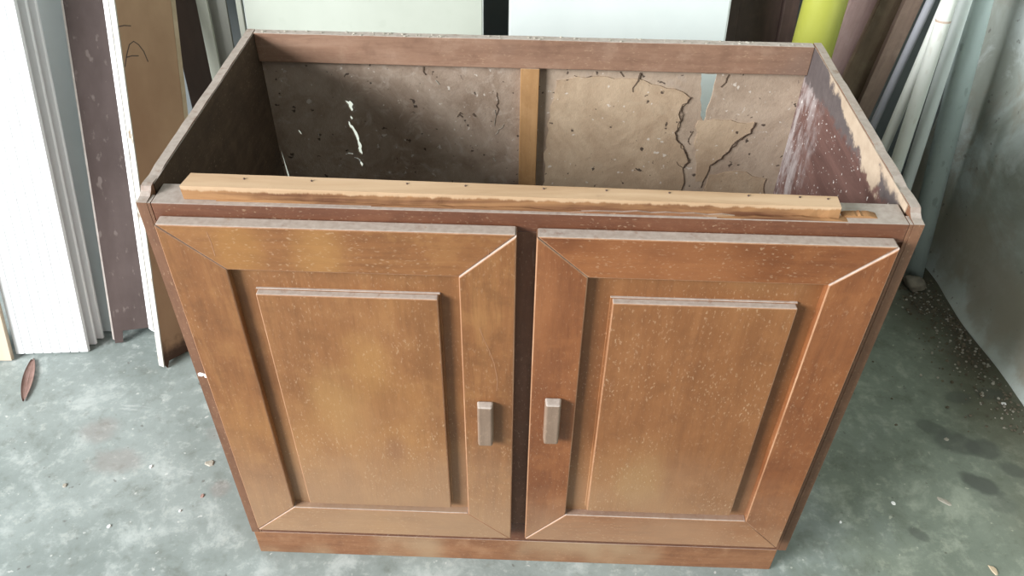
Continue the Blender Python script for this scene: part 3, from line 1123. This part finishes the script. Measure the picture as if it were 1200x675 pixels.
# big white boards behind the cabinet
def white_board(pxl, pxr, mat, label, y0, s, th=.018):
    a = on_lean(pxl, 0, y0, s)
    b = on_lean(pxr, 0, y0, s)
    U = Vector((0, s, 1)).normalized()
    B0 = Vector((a.x, y0, 0))
    M = frame_from(B0, B0 + Vector((1, 0, 0)), U)
    e = empty('white_board', B0, M)
    w = b.x - a.x
    L = min(2.2, (WALL_Y - .004 - y0 - M.col[1].y * th) / U.y)
    bm = bmesh.new()
    add_box(bm, 0, w, 0, th, 0, L)
    bevel(bm, .0012)
    link('board_face', bm_mesh(bm, 'board_face'), mat, e)
    bm = bmesh.new()
    add_box(bm, w + .0002, w + .0022, 0.001, th - .001, 0, L)
    link('side_edge', bm_mesh(bm, 'side_edge'), W['board_edge'], e)['label'] = 'greyed raw edge'
    bm = bmesh.new()
    add_box(bm, -.0022, -.0002, 0.001, th - .001, 0, L)
    link('side_edge', bm_mesh(bm, 'side_edge'), W['board_edge'], e)['label'] = 'greyed raw edge'
    bpy.context.view_layer.update()
    settle(e, [(0, 0, 0), (0, th, 0), (w, th, 0)])
    return tag(e, label, 'board', 'white boards behind the cabinet')


white_board(285.5, 565, W['white_board'], 'greenish white board behind the left half of the cabinet', .80, .16)
white_board(597.5, 856, W['white_board2'], 'cool white board behind the right half of the cabinet', .80, .16)


# dark framed panel
def framed(mid, M, width, L):
    e = empty('framed_panel', mid, M)
    h = width / 2
    L = 1.75
    zr = 0.0
    fw_ = .034
    m = W['dark_frame']

    def bx(nm, *a):
        bm = bmesh.new()
        add_box(bm, *a)
        bevel(bm, .0012)
        return link(nm, bm_mesh(bm, nm), m, e)
    bx('stile', -h, -h + fw_, 0, .03, 0, L)
    bx('stile', h - fw_, h, 0, .03, 0, L)
    for z0 in (0, .745, L - .08):
        bx('cross_rail', -h + fw_ + .0003, h - fw_ - .0003, 0.001, .029, z0, z0 + .08)
    for z0, z1 in ((.0803, .7447), (.8253, L - .0803)):
        bx('infill', -h + fw_ + .0003, h - fw_ - .0003, .016, .022, z0, z1)
    bpy.context.view_layer.update()
    settle(e, [(-h, 0, 0), (h, 0, 0), (h, .03, 0), (-h, .03, 0)])
    return tag(e, 'dark brown framed shutter panel between white board and yellow tube', 'panel')


strip('framed_panel', (850, 0), (846, 40), (938, 0), (928, 42), .95, .09, .03, None, '', '', 2.0, framed)


# ------------------------------------------------------------------ tubes and pipes
def pipe(name, hi, lo, wpx, y0, s, mat, label, cat='pipe', wall=.12, joint=None, zmax=2.0, group=None, sides=28):
    a = on_lean(hi[0], hi[1], y0, s)
    b = on_lean(lo[0], lo[1], y0, s)
    U = (a - b).normalized()
    foot = a - U * (a.z / U.z)
    depth = (a - CAM).dot(_f)
    side = (a - CAM).cross(U).normalized()
    # width in pixels measured level across the pipe -> diameter
    ang = math.atan2(hi[0] - lo[0], lo[1] - hi[1])
    r_ = .5 * wpx * math.cos(ang) * depth / F_PX
    L = min(zmax, (WALL_Y - .003 - r_ - foot.y) / U.y)
    q = U.to_track_quat('Z', 'Y')
    bm = bmesh.new()
    n = sides
    ri = r_ * (1 - wall)
    rings = []
    for (rr, z) in ((r_, 0), (r_, L), (ri, L), (ri, 0)):
        rings.append([bm.verts.new((rr * math.cos(2 * math.pi * k / n), rr * math.sin(2 * math.pi * k / n), z)) for k in range(n)])
    for i in range(4):
        A, B = rings[i], rings[(i + 1) % 4]
        for k in range(n):
            bm.faces.new((A[k], A[(k + 1) % n], B[(k + 1) % n], B[k]))
    me = bm_mesh(bm, name)
    for p in me.polygons:
        p.use_smooth = abs(p.normal.z) < .5
    rise = r_ * math.sqrt(max(0, 1 - U.z ** 2))
    M = Matrix.Translation(foot + Vector((0, 0, rise))) @ q.to_matrix().to_4x4()
    if joint is None:
        o = link(name, me, mat)
        o.matrix_world = M
        return tag(o, label, cat, group)
    e = empty(name, foot)
    e.matrix_world = M
    link('pipe_body', me, mat, e)
    for (jpx, jm, nm, hgt, grow) in joint:
        c = on_lean(jpx[0], jpx[1], y0, s)
        zj = (c - foot).dot(U)
        bm = bmesh.new()
        r2 = r_ * grow
        R4 = []
        for (rr, z) in ((r2, zj - hgt), (r2, zj + hgt), (r_ * 1.0005, zj + hgt), (r_ * 1.0005, zj - hgt)):
            R4.append([bm.verts.new((rr * math.cos(2 * math.pi * k / n), rr * math.sin(2 * math.pi * k / n), z)) for k in range(n)])
        for i in range(4):
            for k in range(n):
                bm.faces.new((R4[i][k], R4[i][(k + 1) % n], R4[(i + 1) % 4][(k + 1) % n], R4[(i + 1) % 4][k]))
        link(nm, bm_mesh(bm, nm), jm, e)
    return tag(e, label, cat, group)


pipe('yellow_tube', (967.5, 0), (953, 52), 52, .84, .11, W['yellow'], 'thick yellow green plastic tube standing behind the right back corner', 'tube', .05, None, 1.7)

strip('plank', (998, 0), (974, 60), (1035, 0), (990, 92), 1.005, .085, .018, W['pink_plank'],
      'pinkish brown plank right beside the yellow tube', 'plank', 1.6, None, 'planks leaning right of the cabinet')
strip('plank', (1033, 0), (988, 90), (1064, 0), (1012, 110), .98, .085, .018, W['olive_plank'],
      'dark olive brown plank in the middle of three planks', 'plank', 1.5, None, 'planks leaning right of the cabinet')
strip('plank', (1062, 0), (1006, 120), (1083, 0), (1024, 132), .955, .085, .018, W['brown_plank'],
      'brown plank next to the thin grey pipe', 'plank', 1.5, None, 'planks leaning right of the cabinet')
pipe('grey_pipe', (1091, 0), (1026.5, 140), 10.5, .825, .10, W['grey_pipe'], 'thin grey plastic pipe between brown plank and white pipes', 'pipe', .15)
pipe('white_pipe', (1110, 0), (1038, 168), 14, .80, .10, W['white_pipe'], 'white plastic pipe half hidden behind another white pipe', 'pipe', .12,
     None, 2.0, 'white pipes')
pipe('white_pipe', (1113, 0), (1052, 188), 18, .765, .10, W['white_pipe'], 'white plastic pipe in front with a brown tape mark', 'pipe', .12,
     [((1103, 25), W['joint'], 'tape_mark', .0022, 1.02)], 2.0, 'white pipes')
pipe('pale_blue_pipe', (1131, 0), (1064, 210), 16.5, .855, .10, W['pale_pipe'], 'pale blue plastic pipe right of the white pipes', 'pipe', .1, None, 1.7)
pipe('blue_grey_pipe', (1148, 0), (1085, 255), 30, .905, .10, W['blue_pipe'], 'thick blue grey pipe standing in the corner by the plaster wall', 'pipe', .08, None, 1.6)

# ------------------------------------------------------------------ things on the floor
def pebble(bm, c, r_, rnd, flat=.7, sub=1):
    q = bmesh.ops.create_icosphere(bm, subdivisions=sub, radius=r_)
    k = rnd.uniform(0, 100)
    for v in q['verts']:
        n_ = noise.noise(v.co / r_ * 1.3 + Vector((k, 0, 0)))
        v.co = v.co * (1 + .35 * n_)
        v.co.z *= flat
    lo = min(v.co.z for v in q['verts'])
    for v in q['verts']:
        v.co += Vector((c[0], c[1], -lo + (c[2] if len(c) > 2 else 0)))


rs = random.Random(21)
bm = bmesh.new()
pebble(bm, (0, 0), .026, rs, .8, 3)
o = link('stone', bm_mesh(bm, 'stone', True), W['stone'])
p = on_floor(1072, 342)
o.location = (p.x - .004, p.y + .012, -.0005)
o.rotation_euler.z = .5
tag(o, 'round dusty stone at the foot of the blue grey pipe', 'stone')

# leaf: curled blade with midrib
pa, pb = on_floor(39, 422), on_floor(28, 471)
ax = (pb - pa)
Ll = ax.length
bm = bmesh.new()
rows = []
for i in range(13):
    u = i / 12
    w = .0125 * (math.sin(math.pi * min(1, u * .92 + .06)) ** .7)
    rows.append([bm.verts.new((u * Ll, w * k, .0015 + .0025 * abs(k) + .002 * math.sin(math.pi * u))) for k in (-1, -.5, 0, .5, 1)])
for i in range(12):
    for k in range(4):
        bm.faces.new((rows[i][k], rows[i + 1][k], rows[i + 1][k + 1], rows[i][k + 1]))
bmesh.ops.solidify(bm, geom=list(bm.faces), thickness=.0008)
el = empty('dry_leaf', pa)
el.rotation_euler.z = math.atan2(ax.y, ax.x)
link('blade', bm_mesh(bm, 'blade', True), W['leaf'], el)
link('midrib', tube_mesh('midrib', [Vector((-.006, 0, .0012)), Vector((Ll * .5, 0, .0040)), Vector((Ll * .97, 0, .0018))], [.0009, .0008, .0003], 8), W['leaf'], el)
tag(el, 'narrow reddish dry leaf in front of the white ribbed panels', 'leaf')


def flake(px, py, rx, ry, mat, label, cat='chip', group=None, rot=0.0, name='paint_chip', h=.0022):
    c = on_floor(px, py)
    rnd = random.Random(int(px * 7 + py))
    n = 9
    bm = bmesh.new()
    lo, hi = [], []
    for i in range(n):
        a = 2 * math.pi * i / n
        k = rnd.uniform(.75, 1.15)
        lo.append(bm.verts.new((rx * k * math.cos(a), ry * k * math.sin(a), 0)))
        hi.append(bm.verts.new((rx * k * .8 * math.cos(a), ry * k * .8 * math.sin(a), h * rnd.uniform(.7, 1.1))))
    for i in range(n):
        bm.faces.new((lo[i], lo[(i + 1) % n], hi[(i + 1) % n], hi[i]))
    bm.faces.new(hi)
    bm.faces.new(lo[::-1])
    o = link(name, bm_mesh(bm, name), mat)
    o.location = (c.x, c.y, 0)
    o.rotation_euler.z = rot
    return tag(o, label, cat, group)


g = 'small paint chips on the floor'
flake(246, 543, .011, .008, W['crumb_pale'], 'pale oval chip on the floor beside the cabinet left side', 'chip', g)
flake(177, 547, .004, .0045, W['white_chip'], 'bright white chip on the open floor left of the cabinet', 'chip', g)
flake(128, 617, .0045, .0045, W['white_chip'], 'bright white chip nearest the lower left corner', 'chip', g)
flake(211, 599, .003, .003, W['white_chip'], 'tiny white chip close to the cabinet left foot', 'chip', g)
flake(76, 569, .005, .005, W['crumb_pale'], 'round pale chip on the far left floor', 'chip', g)
flake(237, 581, .004, .006, W['leaf'], 'small reddish brown flake beside the cabinet left foot', 'flake', None, 0, 'leaf_flake')
flake(1047, 590, .004, .005, W['white_chip'], 'white chip on the floor right of the cabinet', 'chip', g, .4)
flake(1164, 668, .006, .012, W['tan_edge'], 'tan splinter lying at the lower right edge of the floor', 'splinter', None, .3, 'wood_splinter')
flake(1106, 587, .016, .006, W['crumb_pale'], 'long pale scuffed flake between the dark floor stains', 'chip', g, -.7, h=.0012)
flake(1176, 473, .008, .005, W['white_chip'], 'white glossy flake near the right wall', 'chip', g, -.2)
flake(1109, 515, .006, .005, W['crumb_pale'], 'small ring shaped pale chip inside the dark floor stain', 'chip', g)
flake(1050, 498, .004, .003, W['crumb'], 'black speck on the floor right of the cabinet edge', 'crumb', 'black specks on the floor', 0, 'dirt_crumb')
flake(1156, 500, .004, .003, W['crumb'], 'black speck above the dark stains near the right wall', 'crumb', 'black specks on the floor', 0, 'dirt_crumb')
flake(985, 612, .003, .003, W['white_chip'], 'tiny white chip in the shade right of the cabinet foot', 'chip', g)

# soil and plaster crumbs along the foot of the right wall
bm1, bm2 = bmesh.new(), bmesh.new()
for i in range(520):
    u = rs.random()
    y = .885 - u * .53
    off = abs(rs.gauss(0, .058)) * (1.0 if rs.random() < .85 else 1.8)
    x = wall_x(y) - .035 - off
    r_ = rs.choice((.0012, .0016, .002, .0026, .0040)) * rs.uniform(.7, 1.2)
    pebble(bm1 if rs.random() < .72 else bm2, (x, y), r_, rs, .65)
for cx, cy, n_, sd in ((1.555, .79, 120, .028), (1.615, .70, 110, .025), (1.60, .62, 60, .03)):
    for i in range(n_):
        x, y = rs.gauss(cx, sd), rs.gauss(cy, sd * 1.2)
        if x < wall_x(y) - .04 and y < .885:
            pebble(bm1 if rs.random() < .8 else bm2, (x, y), rs.uniform(.0015, .0045), rs, .65)
me2 = bpy.data.meshes.new('pale_crumbs')
for f in bm2.faces:
    f.material_index = 1
bm2.to_mesh(me2)
bm2.free()
bm1.from_mesh(me2)
bpy.data.meshes.remove(me2)
o = link('soil_crumbs', bm_mesh(bm1, 'soil_crumbs'), W['crumb'])
o.data.materials.append(W['crumb_pale'])
tag(o, 'dark soil and pale plaster crumbs scattered along the foot of the plaster wall', 'debris', None, 'stuff')
